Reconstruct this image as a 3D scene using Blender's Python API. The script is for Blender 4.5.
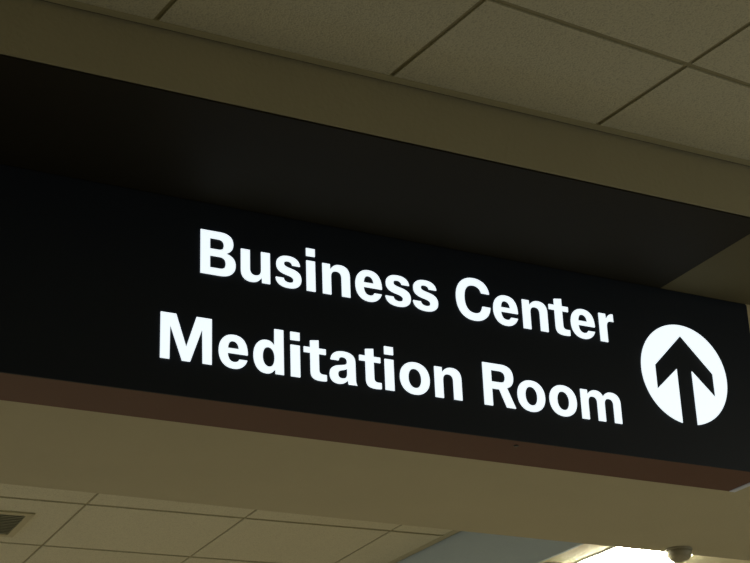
import bpy, bmesh, math, random
from mathutils import Vector, Matrix
random.seed(7)
for o in list(bpy.data.objects): bpy.data.objects.remove(o)
S = bpy.context.scene; C = S.collection

# ------------------------------------------------------------------ camera, world, light, exposure
F_PX, YAW, PITCH, ROLL = 1672.4, 0.4982, 0.4082, -0.0400
CAM = Vector((-2.6521, -2.9478, -1.5693))
cd = bpy.data.cameras.new('camera'); cam = bpy.data.objects.new('camera', cd); C.objects.link(cam)
cd.sensor_width = 36.0; cd.sensor_fit = 'HORIZONTAL'; cd.lens = F_PX/750*36.0; cd.clip_start = .05
fw = Vector((math.sin(YAW)*math.cos(PITCH), math.cos(YAW)*math.cos(PITCH), math.sin(PITCH)))
rt = Vector((math.cos(YAW), -math.sin(YAW), 0)); up = rt.cross(fw)
r2 = rt*math.cos(ROLL)+up*math.sin(ROLL); u2 = -rt*math.sin(ROLL)+up*math.cos(ROLL)
m3 = Matrix((r2, u2, -fw)).transposed().to_4x4(); m3.translation = CAM
cam.matrix_world = m3; S.camera = cam

w = bpy.data.worlds.new('world'); S.world = w; w.use_nodes = True
w.node_tree.nodes['Background'].inputs[0].default_value = (.9, .85, .7, 1)
w.node_tree.nodes['Background'].inputs[1].default_value = 0.0

def area(name, loc, target, sx, sy, power, col):
    l = bpy.data.lights.new(name, 'AREA'); l.shape = 'RECTANGLE'; l.size = sx; l.size_y = sy; l.energy = power; l.color = col
    o = bpy.data.objects.new(name, l); C.objects.link(o); o.location = loc
    o.rotation_euler = (Vector(target)-Vector(loc)).to_track_quat('-Z', 'Y').to_euler(); return o
WARM = (1.0, .91, .71); COOL = (.80, .93, 1.0)
# luminaires in the two ceilings outside the frame, shining down on the floor
area('lamp_far_ceiling', (-1.5, 6.5, .27), (-1.5, 6.5, -3), 3, 3, 112, WARM)
area('lamp_near_ceiling', (3.6, -3.2, .10), (3.6, -3.2, -3), 1.2, 1.2, 92, (1.0, .94, .74))
# cool fill lights added outside the frame for the near ceiling and side bulkhead
area('cool_fill_right', (5.6, -1.7, -1.3), (0.3, -1.7, .12), 1.6, 1.4, 42, (.74, .90, 1.0))
area('cool_fill_far_left', (-6.8, 5.0, -1.5), (1, 3.5, 0), 3.0, 2.0, 42, COOL)

S.view_settings.view_transform = 'Standard'; S.view_settings.look = 'None'
S.view_settings.exposure = 0.0; S.view_settings.gamma = 1.0; S.view_settings.use_curve_mapping = False

# ------------------------------------------------------------------ materials
def lin(c): return tuple(((v/255)/12.92 if v/255 <= .04045 else ((v/255+.055)/1.055)**2.4) for v in c)+(1,)
def mat(name, rgb, rough=.6, metal=0, bump=0, bscale=60, var=0, vscale=3, spec=.5):
    m = bpy.data.materials.new(name); m.use_nodes = True; nt = m.node_tree; b = nt.nodes['Principled BSDF']
    b.inputs['Base Color'].default_value = lin(rgb); b.inputs['Roughness'].default_value = rough
    b.inputs['Metallic'].default_value = metal; b.inputs['Specular IOR Level'].default_value = spec
    tc = nt.nodes.new('ShaderNodeTexCoord')
    if var:
        n = nt.nodes.new('ShaderNodeTexNoise'); n.inputs['Scale'].default_value = vscale; n.inputs['Detail'].default_value = 5
        mx = nt.nodes.new('ShaderNodeMix'); mx.data_type = 'RGBA'
        c = lin(rgb); mx.inputs[6].default_value = tuple(v*(1-var) for v in c[:3])+(1,); mx.inputs[7].default_value = tuple(min(1, v*(1+var)) for v in c[:3])+(1,)
        nt.links.new(tc.outputs['Object'], n.inputs['Vector']); nt.links.new(n.outputs['Fac'], mx.inputs[0]); nt.links.new(mx.outputs[2], b.inputs['Base Color'])
    if bump:
        n = nt.nodes.new('ShaderNodeTexNoise'); n.inputs['Scale'].default_value = bscale; n.inputs['Detail'].default_value = 4
        bp = nt.nodes.new('ShaderNodeBump'); bp.inputs['Strength'].default_value = bump; bp.inputs['Distance'].default_value = .004
        nt.links.new(tc.outputs['Object'], n.inputs['Vector']); nt.links.new(n.outputs['Fac'], bp.inputs['Height']); nt.links.new(bp.outputs[0], b.inputs['Normal'])
    return m
def tile_mat(name, rgb):
    """mineral fibre tile: fine pits and speckles over a matt cream board"""
    m = mat(name, rgb, .9, spec=.2); nt = m.node_tree; b = nt.nodes['Principled BSDF']
    tc = nt.nodes.new('ShaderNodeTexCoord')
    n = nt.nodes.new('ShaderNodeTexNoise'); n.inputs['Scale'].default_value = 240; n.inputs['Detail'].default_value = 3
    r = nt.nodes.new('ShaderNodeValToRGB'); c = lin(rgb)
    r.color_ramp.elements[0].position = .30; r.color_ramp.elements[0].color = tuple(v*.74 for v in c[:3])+(1,)
    r.color_ramp.elements[1].position = .50; r.color_ramp.elements[1].color = c
    bp = nt.nodes.new('ShaderNodeBump'); bp.inputs['Strength'].default_value = .35; bp.inputs['Distance'].default_value = .003
    nt.links.new(tc.outputs['Object'], n.inputs['Vector']); nt.links.new(n.outputs['Fac'], r.inputs[0])
    nt.links.new(r.outputs[0], b.inputs['Base Color']); nt.links.new(n.outputs['Fac'], bp.inputs['Height']); nt.links.new(bp.outputs[0], b.inputs['Normal'])
    return m
def emis(name, rgb, k):
    m = bpy.data.materials.new(name); m.use_nodes = True; b = m.node_tree.nodes['Principled BSDF']
    b.inputs['Base Color'].default_value = (.8, .8, .8, 1); b.inputs['Roughness'].default_value = .4
    b.inputs['Emission Color'].default_value = rgb+(1,); b.inputs['Emission Strength'].default_value = k; return m
M = dict(
    plaster=mat('painted_plaster', (178, 172, 144), .75, bump=.25, bscale=90, var=.05),
    wall=mat('beige_wall_paint', (200, 190, 160), .8, var=.04),
    floor=mat('grey_terrazzo', (150, 142, 128), .5, var=.15, vscale=40),
    tile=tile_mat('mineral_fibre_tile', (205, 202, 178)),
    bright_paint=mat('cream_gloss_paint', (236, 230, 196), .6, bump=.1, bscale=90),
    cool_panel=mat('pale_grey_paint', (188, 202, 208), .75, bump=.2, bscale=90, var=.03),
    tee=mat('grid_tee_metal', (146, 141, 108), .55),
    reveal=mat('dark_reveal_metal', (52, 48, 32), .7),
    angle=mat('wall_angle_metal', (178, 172, 140), .55),
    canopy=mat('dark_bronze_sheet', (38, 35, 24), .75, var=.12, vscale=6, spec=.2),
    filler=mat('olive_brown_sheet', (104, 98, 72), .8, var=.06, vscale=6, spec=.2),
    cabinet=mat('black_sheet_metal', (20, 20, 20), .5, spec=.3),
    face=mat('black_acrylic_face', (33, 40, 52), .5, spec=.25),
    under=mat('maroon_sheet_metal', (94, 57, 47), .5, var=.06, vscale=6, spec=.35),
    alu=mat('brushed_aluminium', (205, 215, 235), .5, metal=.15),
    glow=emis('backlit_white_acrylic', (.84, .94, 1.0), 1.0),
    lamp=emis('fluorescent_lens', (1.0, .95, .74), 75.0),
    housing=mat('white_enamel_housing', (150, 150, 140), .5),
    plastic=mat('beige_plastic', (150, 144, 120), .6),
    grey=mat('grey_enamel', (160, 160, 136), .55),
    dark=mat('dark_duct', (136, 138, 116), .8),
    red=mat('red_indicator', (160, 40, 30), .4),
    screw=mat('screw_steel', (90, 90, 90), .4, metal=.7),
)

# ------------------------------------------------------------------ helpers
def obj(name, bm, m, parent=None, kind=None, label=None, bevel=0, smooth=False):
    bmesh.ops.recalc_face_normals(bm, faces=bm.faces)
    me = bpy.data.meshes.new(name); bm.to_mesh(me); bm.free(); me.materials.append(m)
    if smooth:
        for p in me.polygons: p.use_smooth = True
    o = bpy.data.objects.new(name, me); C.objects.link(o)
    if parent: o.parent = parent
    if kind: o['kind'] = kind
    if label: o['label'] = label
    if bevel:
        b = o.modifiers.new('bevel', 'BEVEL'); b.width = bevel; b.segments = 2; b.limit_method = 'ANGLE'
    return o
def bx(bm, x0, x1, y0, y1, z0, z1, mtx=None):
    v = [bm.verts.new(p) for p in ((x0,y0,z0),(x1,y0,z0),(x1,y1,z0),(x0,y1,z0),(x0,y0,z1),(x1,y0,z1),(x1,y1,z1),(x0,y1,z1))]
    if mtx:
        for q in v: q.co = mtx @ q.co
    for f in ((0,3,2,1),(4,5,6,7),(0,1,5,4),(1,2,6,5),(2,3,7,6),(3,0,4,7)): bm.faces.new([v[i] for i in f])
def box(*a): bm = bmesh.new(); bx(bm, *a); return bm
def lathe(profile, n=48, at=(0,0,0)):
    bm = bmesh.new(); rings = []
    for r, z in profile:
        rings.append([bm.verts.new((at[0]+r*math.cos(2*math.pi*k/n), at[1]+r*math.sin(2*math.pi*k/n), at[2]+z)) for k in range(n)])
    for a, b in zip(rings, rings[1:]):
        for k in range(n): bm.faces.new((a[k], a[(k+1)%n], b[(k+1)%n], b[k]))
    bm.faces.new(rings[0]); bm.faces.new(rings[-1][::-1]); return bm
def thing(name, label, cat, loc=(0,0,0), group=None):
    o = bpy.data.objects.new(name, None); C.objects.link(o); o.location = loc; o.empty_display_size = .1
    o['label'] = label; o['category'] = cat
    if group: o['group'] = group
    return o
def clip(bm, co, no):
    bmesh.ops.bisect_plane(bm, geom=bm.verts[:]+bm.edges[:]+bm.faces[:], plane_co=co, plane_no=no, clear_outer=True)
def at(co): return Matrix.Translation(-Vector(co))

# ------------------------------------------------------------------ dimensions
YF, D = -.4021, 2.1419             # near and far face of the overhead beam; its underside is z = 0
H1, H2 = .1263, .302               # near and far ceiling heights
FLOOR = -3.07; XL, XR, YB, YE = -7.0, 7.0, -7.0, 10.0
KF = (H2-CAM.z)/(.1263-CAM.z)
FO = (CAM.x+(-.8041-CAM.x)*KF, CAM.y+(2.6938-CAM.y)*KF); PF = .61*KF; AF = -.0421
NO = (-1.6928, -.7932); PN = .4953; AN = .086
XB, ZB = 1.028, .030               # left face and underside of the side bulkhead
SIGN_L, SIGN_H, SIGN_T = -3.3, .4423, .1534
CAN_R = -.265

# ------------------------------------------------------------------ structure
obj('floor', box(XL, XR, YB, YE, FLOOR-.1, FLOOR), M['floor'], kind='structure')
obj('wall_left', box(XL-.1, XL, YB-.1, YE+.1, FLOOR, .9), M['wall'], kind='structure')
obj('wall_right', box(XR, XR+.1, YB-.1, YE+.1, FLOOR, .9), M['wall'], kind='structure')
obj('wall_back', box(XL, XR, YB-.1, YB, FLOOR, .9), M['wall'], kind='structure')
obj('wall_far', box(XL, XR, YE, YE+.1, FLOOR, .9), M['wall'], kind='structure')
obj('wall_overhead', box(XL, XR, YF, D, 0, .9), M['plaster'], kind='structure', bevel=.003)

def tiled(idx, o, a, pitch, z, nx, ny, clips, gap=.011, gy=.015):
    mtx = Matrix.Translation((o[0], o[1], z)) @ Matrix.Rotation(a, 4, 'Z')
    t = bmesh.new(); g = bmesh.new()
    for i in range(nx[0], nx[1]):
        for j in range(ny[0], ny[1]):
            bx(t, i*pitch+gap/2, (i+1)*pitch-gap/2, j*pitch+gy/2, (j+1)*pitch-gy/2, 0, .015, mtx)
    for i in range(nx[0], nx[1]+1): bx(g, i*pitch-gap/2-.001, i*pitch+gap/2+.001, ny[0]*pitch, ny[1]*pitch, .0035, .03, mtx)
    for j in range(ny[0], ny[1]+1): bx(g, nx[0]*pitch, nx[1]*pitch, j*pitch-gy/2-.001, j*pitch+gy/2+.001, .0037, .028, mtx)
    for b in (t, g):
        for co, no in clips: clip(b, co, no)
    obj('ceiling' if not idx else 'ceiling.001', t, M['tile'], kind='structure')
    obj('trim_%d' % (idx+1), g, M['tee'], kind='structure')
room = [((XL,0,0),(-1,0,0)), ((XR,0,0),(1,0,0)), ((0,YB,0),(0,-1,0)), ((0,YE,0),(0,1,0))]
tiled(0, NO, AN, PN, H1, (-13, 20), (-14, 3), room+[((0, YF-.026, 0), (0, 1, 0))])
tiled(1, FO, AF, PF, H2, (-11, 6), (-3, 13), room+[((0, D, 0), (0, -1, 0)), ((XB-.040, 0, 0), (1, 0, 0))], gy=.024)
# wall angles where the tiles meet the beam and the side bulkhead, each with a dark shadow reveal
bm = box(XL, XR, YF-.028, YF-.008, H1-.0015, H1+.02); obj('trim_3', bm, M['angle'], kind='structure')
bm = box(XL, XR, YF-.008, YF, H1+.003, H1+.02); obj('trim_4', bm, M['reveal'], kind='structure')
bm = box(XB-.042, XB-.008, D, YE, H2-.0015, H2+.02); obj('trim_5', bm, M['angle'], kind='structure')
bm = box(XB-.008, XB, D, YE, H2+.003, H2+.02); obj('trim_6', bm, M['reveal'], kind='structure')
# side bulkhead beyond the beam: pale grey upright face, painted underside
obj('wall_side_overhead', box(XB, XB+.012, D, YE, ZB, .9), M['cool_panel'], kind='structure')
obj('ceiling.002', box(XB+.012, XR, D, YE, ZB, ZB+.02), M['bright_paint'], kind='structure')

# ------------------------------------------------------------------ glyph outlines (cap height 100)
def path(s):
    """M/L/C path string -> list of closed polygons"""
    out = []; cur = None; t = s.replace(',', ' ').split(); i = 0; c = None
    while i < len(t):
        if t[i] in 'MLCZ': c = t[i]; i += 1
        if c == 'Z': cur = None; continue
        if c == 'M': cur = [(float(t[i]), float(t[i+1]))]; out.append(cur); i += 2; c = 'L'
        elif c == 'L': cur.append((float(t[i]), float(t[i+1]))); i += 2
        elif c == 'C':
            p0 = cur[-1]; q = [float(v) for v in t[i:i+6]]; i += 6
            for k in range(1, 11):
                u = k/10; a, b, cc, d = (1-u)**3, 3*u*(1-u)**2, 3*u*u*(1-u), u**3
                cur.append((a*p0[0]+b*q[0]+cc*q[2]+d*q[4], a*p0[1]+b*q[1]+cc*q[3]+d*q[5]))
    for p in out:
        if abs(p[0][0]-p[-1][0])+abs(p[0][1]-p[-1][1]) < .01: p.pop()
    return out
def ell(cx, cy, rx, ry, k=.6):
    return f'M {cx+rx} {cy} C {cx+rx} {cy+ry*k} {cx+rx*k} {cy+ry} {cx} {cy+ry} C {cx-rx*k} {cy+ry} {cx-rx} {cy+ry*k} {cx-rx} {cy} C {cx-rx} {cy-ry*k} {cx-rx*k} {cy-ry} {cx} {cy-ry} C {cx+rx*k} {cy-ry} {cx+rx} {cy-ry*k} {cx+rx} {cy} Z'
G = {
 'B': 'M 0 0 L 0 100 L 43 100 C 63 100 74 91.5 74 75 C 74 64.5 69 57 60 53 C 72 50 79 41.5 79 28.5 C 79 10.5 66 0 44 0 Z M 23 60 L 40 60 C 47.5 60 51 63.5 51 70.5 C 51 77.5 47.5 81 40 81 L 23 81 Z M 23 18 L 43 18 C 51 18 55 22 55 30 C 55 38 51 42 43 42 L 23 42 Z',
 'R': 'M 0 0 L 0 100 L 47 100 C 67 100 78 90 78 71.5 C 78 58 72 49 61 45 L 81 0 L 56 0 L 39.5 39.5 L 23 39.5 L 23 0 Z M 23 58 L 42 58 C 51 58 55 62 55 70 C 55 78 51 82 42 82 L 23 82 Z',
 'C': 'M 89 37 L 66 37 C 64.5 24.5 57.5 18 47 18 C 31.5 18 23.5 29.5 23.5 50 C 23.5 70.5 31.5 82 47 82 C 57 82 63.5 76.5 65.5 66.5 L 88 66.5 C 86 89 70 102 46.5 102 C 18 102 0 82 0 50 C 0 18 18 -2 46 -2 C 71 -2 87.5 13 89 37 Z',
 'M': 'M 0 0 L 0 100 L 35 100 L 56 34 L 77 100 L 112 100 L 112 0 L 90 0 L 90 72 L 65.5 0 L 46.5 0 L 22 72 L 22 0 Z',
 'i': 'M 0 0 L 0 71.5 L 23 71.5 L 23 0 Z M 0 79.5 L 0 100 L 23 100 L 23 80 Z',
 'n': 'M 0 0 L 0 72 L 20.5 72 L 20.5 62 C 25 69 32 73.5 43 73.5 C 58 73.5 68 65 68 48 L 68 0 L 45.5 0 L 45.5 43 C 45.5 51 42 55.5 35 55.5 C 27.5 55.5 22.5 50.5 22.5 42 L 22.5 0 Z',
 'm': 'M 0 0 L 0 72 L 20.5 72 L 20.5 63 C 25 69.5 32 73.5 41 73.5 C 51 73.5 58.5 69 62 62 C 67 69.5 74 73.5 83 73.5 C 100 73.5 110 64 110 48 L 110 0 L 88 0 L 88 44 C 88 51.5 84.5 55.5 78 55.5 C 70.5 55.5 66 50.5 66 42 L 66 0 L 44 0 L 44 44 C 44 51.5 40.5 55.5 34 55.5 C 26.5 55.5 22 50.5 22 42 L 22 0 Z',
 'r': 'M 0 0 L 0 72 L 21 72 L 21 60 C 25 69 31 73.5 38 73.5 L 42 73 L 42 52.5 C 40 53 38 53 36 53 C 27 53 22.5 48 22.5 39 L 22.5 0 Z',
 'o': ell(37, 36, 37, 37.5)+' '+ell(37, 36, 14.5, 20.5),
 'e': 'M 66 31 L 22 31 C 22.5 20.5 27 15 34.5 15 C 40 15 43.5 17.5 45 22 L 65.5 22 C 61.5 7.5 50.5 -1.5 34 -1.5 C 12.5 -1.5 0 13.5 0 36 C 0 58.5 12.5 73.5 33.5 73.5 C 56 73.5 66.5 57.5 66 31 Z M 22.5 44 L 44 44 C 43 52.5 39.5 57.5 33 57.5 C 27 57.5 23.5 52.5 22.5 44 Z',
 's': 'M 0 22 L 21 22 C 21.5 16 25.5 13 32.5 13 C 38.5 13 42 15.5 42 19.5 C 42 24 37 25.5 28 27.5 C 12 31 2 36.5 2 51 C 2 65.5 13 73.5 31 73.5 C 49 73.5 59.5 65.5 60.5 51 L 40 51 C 39.5 56 36.5 59 31 59 C 25.5 59 22.5 57 22.5 53.5 C 22.5 49.5 27 48 36 46 C 53 42.5 63 37 63 22 C 63 6.5 51.5 -1.5 32.5 -1.5 C 12.5 -1.5 0.5 6.5 0 22 Z',
 't': 'M 15 57.5 L 0 57.5 L 0 72 L 15 72 L 15 87 L 37.5 90 L 37.5 72 L 54 72 L 54 57.5 L 37.5 57.5 L 37.5 24 C 37.5 18 39.5 15.5 46 15.5 L 55 15.5 L 55 0 C 50 -1 45 -1.3 41 -1.3 C 23 -1.3 15 4 15 19 Z',
 'a': 'M 2.5 50 C 3.5 65.5 14 73.5 33 73.5 C 52 73.5 62 65.5 62 51 L 62 14 C 62 8 63 3.5 65.5 0 L 43.5 0 C 42.8 2 42.3 4 42 7 C 36.5 1 29.5 -1.5 21.5 -1.5 C 8 -1.5 0 6.5 0 19.5 C 0 32.5 8 39.5 24 42 C 36 43.8 40.5 45 40.5 51 C 40.5 56 37.5 58.5 32 58.5 C 26.5 58.5 24 55.5 23.5 50 Z M 40.5 33 C 38 31.5 35 30.6 31 29.6 C 24.5 28 21.5 25.5 21.5 20.5 C 21.5 16 24.5 13.3 29 13.3 C 36 13.3 40.5 17.5 40.5 25 Z',
 'd': 'M 69 100 L 46.5 100 L 46.5 64.5 C 42.5 70.5 36.5 73.5 29 73.5 C 11.5 73.5 0 58.5 0 36 C 0 13.5 11.5 -1.5 29 -1.5 C 37.5 -1.5 43.5 1.5 48 8 L 48 0 L 69 0 Z '+ell(34.5, 36, 12, 20),
}
G['u'] = None
def glyph(ch):
    if ch == 'u': return [[(68-x, 72-y) for x, y in p] for p in path(G['n'])]
    return path(G[ch])
def area2(p): return sum(p[i-1][0]*p[i][1]-p[i][0]*p[i-1][1] for i in range(len(p)))
def inside(pt, p):
    c = False
    for i in range(len(p)):
        (x1, y1), (x2, y2) = p[i-1], p[i]
        if (y1 > pt[1]) != (y2 > pt[1]) and pt[0] < (x2-x1)*(pt[1]-y1)/(y2-y1)+x1: c = not c
    return c
def thin(polys, d):
    """move every outline into the stroke by d, so strokes lose 2d of width"""
    out = []
    for i, p in enumerate(polys):
        hole = any(inside(p[0], q) for j, q in enumerate(polys) if j != i)
        sg = 1 if (area2(p) > 0) != hole else -1
        q = []
        for k in range(len(p)):
            a, b, c = Vector(p[k-1]), Vector(p[k]), Vector(p[(k+1) % len(p)])
            e, f = (b-a).normalized(), (c-b).normalized()
            n = Vector((-e.y-f.y, e.x+f.x))
            if n.length < 1e-4: n = Vector((-e.y, e.x))
            n.normalize(); cs = max(.45, n.dot(Vector((-e.y, e.x))))
            q.append(tuple(b+n*sg*d/cs))
        out.append(q)
    return out
def flat(name, polys, depth, m, parent, label, loc):
    """closed outlines (x, z) with even-odd holes -> plate of the given depth standing on the sign face"""
    cu = bpy.data.curves.new('outline', 'CURVE'); cu.dimensions = '2D'; cu.fill_mode = 'BOTH'; cu.extrude = depth/2
    for p in polys:
        s = cu.splines.new('POLY'); s.points.add(len(p)-1)
        for q, (x, z) in zip(s.points, p): q.co = (x, z, 0, 1)
        s.use_cyclic_u = True
    tmp = bpy.data.objects.new('outline', cu); C.objects.link(tmp)
    bpy.context.view_layer.update()
    me = bpy.data.meshes.new_from_object(tmp.evaluated_get(bpy.context.evaluated_depsgraph_get()))
    bpy.data.objects.remove(tmp); bpy.data.curves.remove(cu)
    me.transform(Matrix.Rotation(math.pi/2, 4, 'X')); me.materials.clear(); me.materials.append(m); me.name = name
    o = bpy.data.objects.new(name, me); C.objects.link(o); o.parent = parent; o.location = loc
    if label: o['label'] = label
    return o

# ------------------------------------------------------------------ dark mounting panel on the underside of the beam
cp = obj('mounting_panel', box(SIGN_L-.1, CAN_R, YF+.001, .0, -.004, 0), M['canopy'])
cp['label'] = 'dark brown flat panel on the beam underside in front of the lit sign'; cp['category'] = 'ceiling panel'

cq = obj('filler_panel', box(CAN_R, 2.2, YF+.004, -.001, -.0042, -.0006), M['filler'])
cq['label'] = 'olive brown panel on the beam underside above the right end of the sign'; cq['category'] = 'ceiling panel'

# ------------------------------------------------------------------ the sign
sx, sz = -1.6, -SIGN_H
sign = thing('overhead_sign', 'long black overhead sign with glowing white lettering and a round arrow', 'sign', (0, 0, -SIGN_H))
def rel(o): return o
def P(x, y, z): return (x, y, z+SIGN_H)      # sign-local coordinates
def sbox(x0, x1, y0, y1, z0, z1): return box(x0, x1, y0, y1, z0+SIGN_H, z1+SIGN_H)
obj('cabinet', sbox(SIGN_L, 0, .004, SIGN_T, -SIGN_H+.003, 0), M['cabinet'], sign)
obj('face_panel', sbox(SIGN_L, 0, 0, .004, -SIGN_H, -.0045), M['face'], sign, bevel=.0008)
obj('bottom_panel', sbox(SIGN_L, 0, .004, SIGN_T, -SIGN_H, -SIGN_H+.003), M['under'], sign, label='dark reddish brown underside panel')
for px, py in ((-2.9, .077), (-.693, .030)):
    bm = lathe([(.0001, 0), (.006, 0), (.006, -.0015), (.0045, -.003), (.0001, -.003)], 16); 
    s = obj('screw', bm, M['screw'], sign); s.location = P(px, py, -SIGN_H)
# bright metal strip closing the right end, seen along the bottom edge
obj('end_strip', sbox(0, .017, .01, SIGN_T-.002, -SIGN_H-.002, -SIGN_H+.016), M['alu'], sign, label='bright aluminium end strip', bevel=.001)
CAP = .102
rows = [
 (-.1685, [('B',-1.46,-1.3786),('u',-1.3689,-1.2996),('s',-1.2892,-1.2266),('i',-1.2165,-1.1933),('n',-1.1782,-1.1099),('e',-1.099,-1.0317),('s',-1.0258,-.9603),('s',-.957,-.8912),('C',-.8458,-.7544),('e',-.7491,-.6813),('n',-.6705,-.6007),('t',-.5975,-.5410),('e',-.5387,-.4698),('r',-.4584,-.4153)]),
 (-.3685, [('M',-1.5457,-1.4320),('e',-1.419,-1.3522),('d',-1.3418,-1.271),('i',-1.2574,-1.2335),('t',-1.2268,-1.1721),('a',-1.1674,-1.1),('t',-1.0964,-1.042),('i',-1.0351,-1.0110),('o',-.9988,-.9231),('n',-.9126,-.8428),('R',-.7886,-.7045),('o',-.7009,-.6257),('o',-.6160,-.5403),('m',-.5302,-.4182)]),
]
for z, row in rows:
    for ch, a, b in row:
        pl = glyph(ch); x0 = min(p[0] for q in pl for p in q); x1 = max(p[0] for q in pl for p in q)
        sc = (b-a)/(x1-x0)
        pl = [[((x-x0)*sc, y/100*CAP) for x, y in q] for q in pl]
        pl = thin(pl, .0014)
        dz = -.0025 if (z > -.3 and a > -.9) else (-.0012 if a > -.8 else 0)
        flat('letter', pl, .003, M['glow'], sign, None, P(a, -.0010, z+dz))
# round arrow: a lit disc with the arrow left dark (outline goes round the arrow as it reaches the rim)
R = .1256; CXS, CZS = -.2219, -.2202
AR = [(.0225, None), (.0235, .0115), (.0855, -.0475), (.0855, .0125), (0, .0985), (-.0855, .0125), (-.0855, -.0475), (-.0235, .0115), (-.0225, None)]
hw = .0225; a0 = math.asin(hw/R)
pts = []
n = 96
for k in range(n+1):
    t = -math.pi/2+a0+(2*math.pi-2*a0)*k/n; pts.append((R*math.cos(t), R*math.sin(t)))
pts += [(-hw, .0105)] + [(-.0855, -.0475), (-.0855, .0125), (0, .0985), (.0855, .0125), (.0855, -.0475)] + [(hw, .0105)]
flat('arrow_disc', [pts], .003, M['glow'], sign, 'glowing white disc around a black upward arrow', P(CXS, -.0010, CZS))

# ------------------------------------------------------------------ fluorescent fixture under the side bulkhead
FX0, FX1, FY0, FY1 = 1.172, 1.545, 2.165, 3.385
fx = thing('ceiling_light', 'bright white fluorescent ceiling light just beyond the beam', 'ceiling light', ((FX0+FX1)/2, (FY0+FY1)/2, ZB))
def lb(x0, x1, y0, y1, z0, z1): return box(x0-(FX0+FX1)/2, x1-(FX0+FX1)/2, y0-(FY0+FY1)/2, y1-(FY0+FY1)/2, z0-ZB, z1-ZB)
obj('housing', lb(FX0, FX1, FY0, FY1, ZB-.004, ZB), M['housing'], fx, bevel=.001)
bm = bmesh.new(); prof = []
for k in range(13):
    t = math.pi*k/12; c_, s_ = math.cos(t), math.sin(t)
    prof.append((-(abs(c_)**.6)*(1 if c_ > 0 else -1)*(FX1-FX0-.03)/2, -.004-(s_**.6)*.017))
L2 = (FY1-FY0)/2-.006
ra = [bm.verts.new((x, -L2, z)) for x, z in prof]; rb = [bm.verts.new((x, L2, z)) for x, z in prof]
for i in range(12): bm.faces.new((ra[i], ra[i+1], rb[i+1], rb[i]))
bm.faces.new(ra); bm.faces.new(rb[::-1])
obj('lens', bm, M['lamp'], fx, label='glowing white lens')

# ------------------------------------------------------------------ round detectors
def detector(loc, r, h, label):
    d = thing('smoke_detector', label, 'smoke detector', loc)
    obj('base', lathe([(.0001, 0), (r, 0), (r, -.006), (r*.97, -.009), (.0001, -.009)]), M['plastic'], d, smooth=False)
    obj('cover', lathe([(.0001, -.009), (r*.96, -.009), (r*.94, -h*.35), (r*.85, -h*.6), (r*.68, -h*.8), (r*.46, -h*.92), (r*.24, -h*.98), (.0001, -h)]), M['plastic'], d, smooth=True)
    return d
detector((1.369, 2.085, 0), .053, .050, 'small round beige detector on the beam underside near its far edge')
detector((1.10, 2.56, ZB), .045, .040, 'small round detector beyond the beam beside the bright light')

# ------------------------------------------------------------------ air vent in the far tile ceiling
v = thing('ceiling_vent', 'grey louvred air vent in the far tiled ceiling at lower left', 'air vent', (-.965, 3.66, H2))
v.rotation_euler.z = AF
bm = bmesh.new(); W, Hh, fr = .21, .185, .03
bx(bm, -W, W, -Hh, -Hh+fr, -.008, 0); bx(bm, -W, W, Hh-fr, Hh, -.008, 0); bx(bm, -W, -W+fr, -Hh+fr, Hh-fr, -.008, 0); bx(bm, W-fr, W, -Hh+fr, Hh-fr, -.008, 0)
obj('frame', bm, M['angle'], v, bevel=.001)
obj('backing', box(-W+fr, W-fr, -Hh+fr, Hh-fr, -.0008, -.0002), M['dark'], v, label='grey backing')
for k in range(13):
    y = -Hh+fr+.012+k*(2*(Hh-fr)-.024)/12
    bm = box(-W+fr, W-fr, -.011, .011, -.0008, .0008); bmesh.ops.rotate(bm, verts=bm.verts, cent=(0,0,0), matrix=Matrix.Rotation(math.radians(12), 3, 'X'))
    o = obj('louvre', bm, M['grey'], v); o.location = (0, y, -.0055)
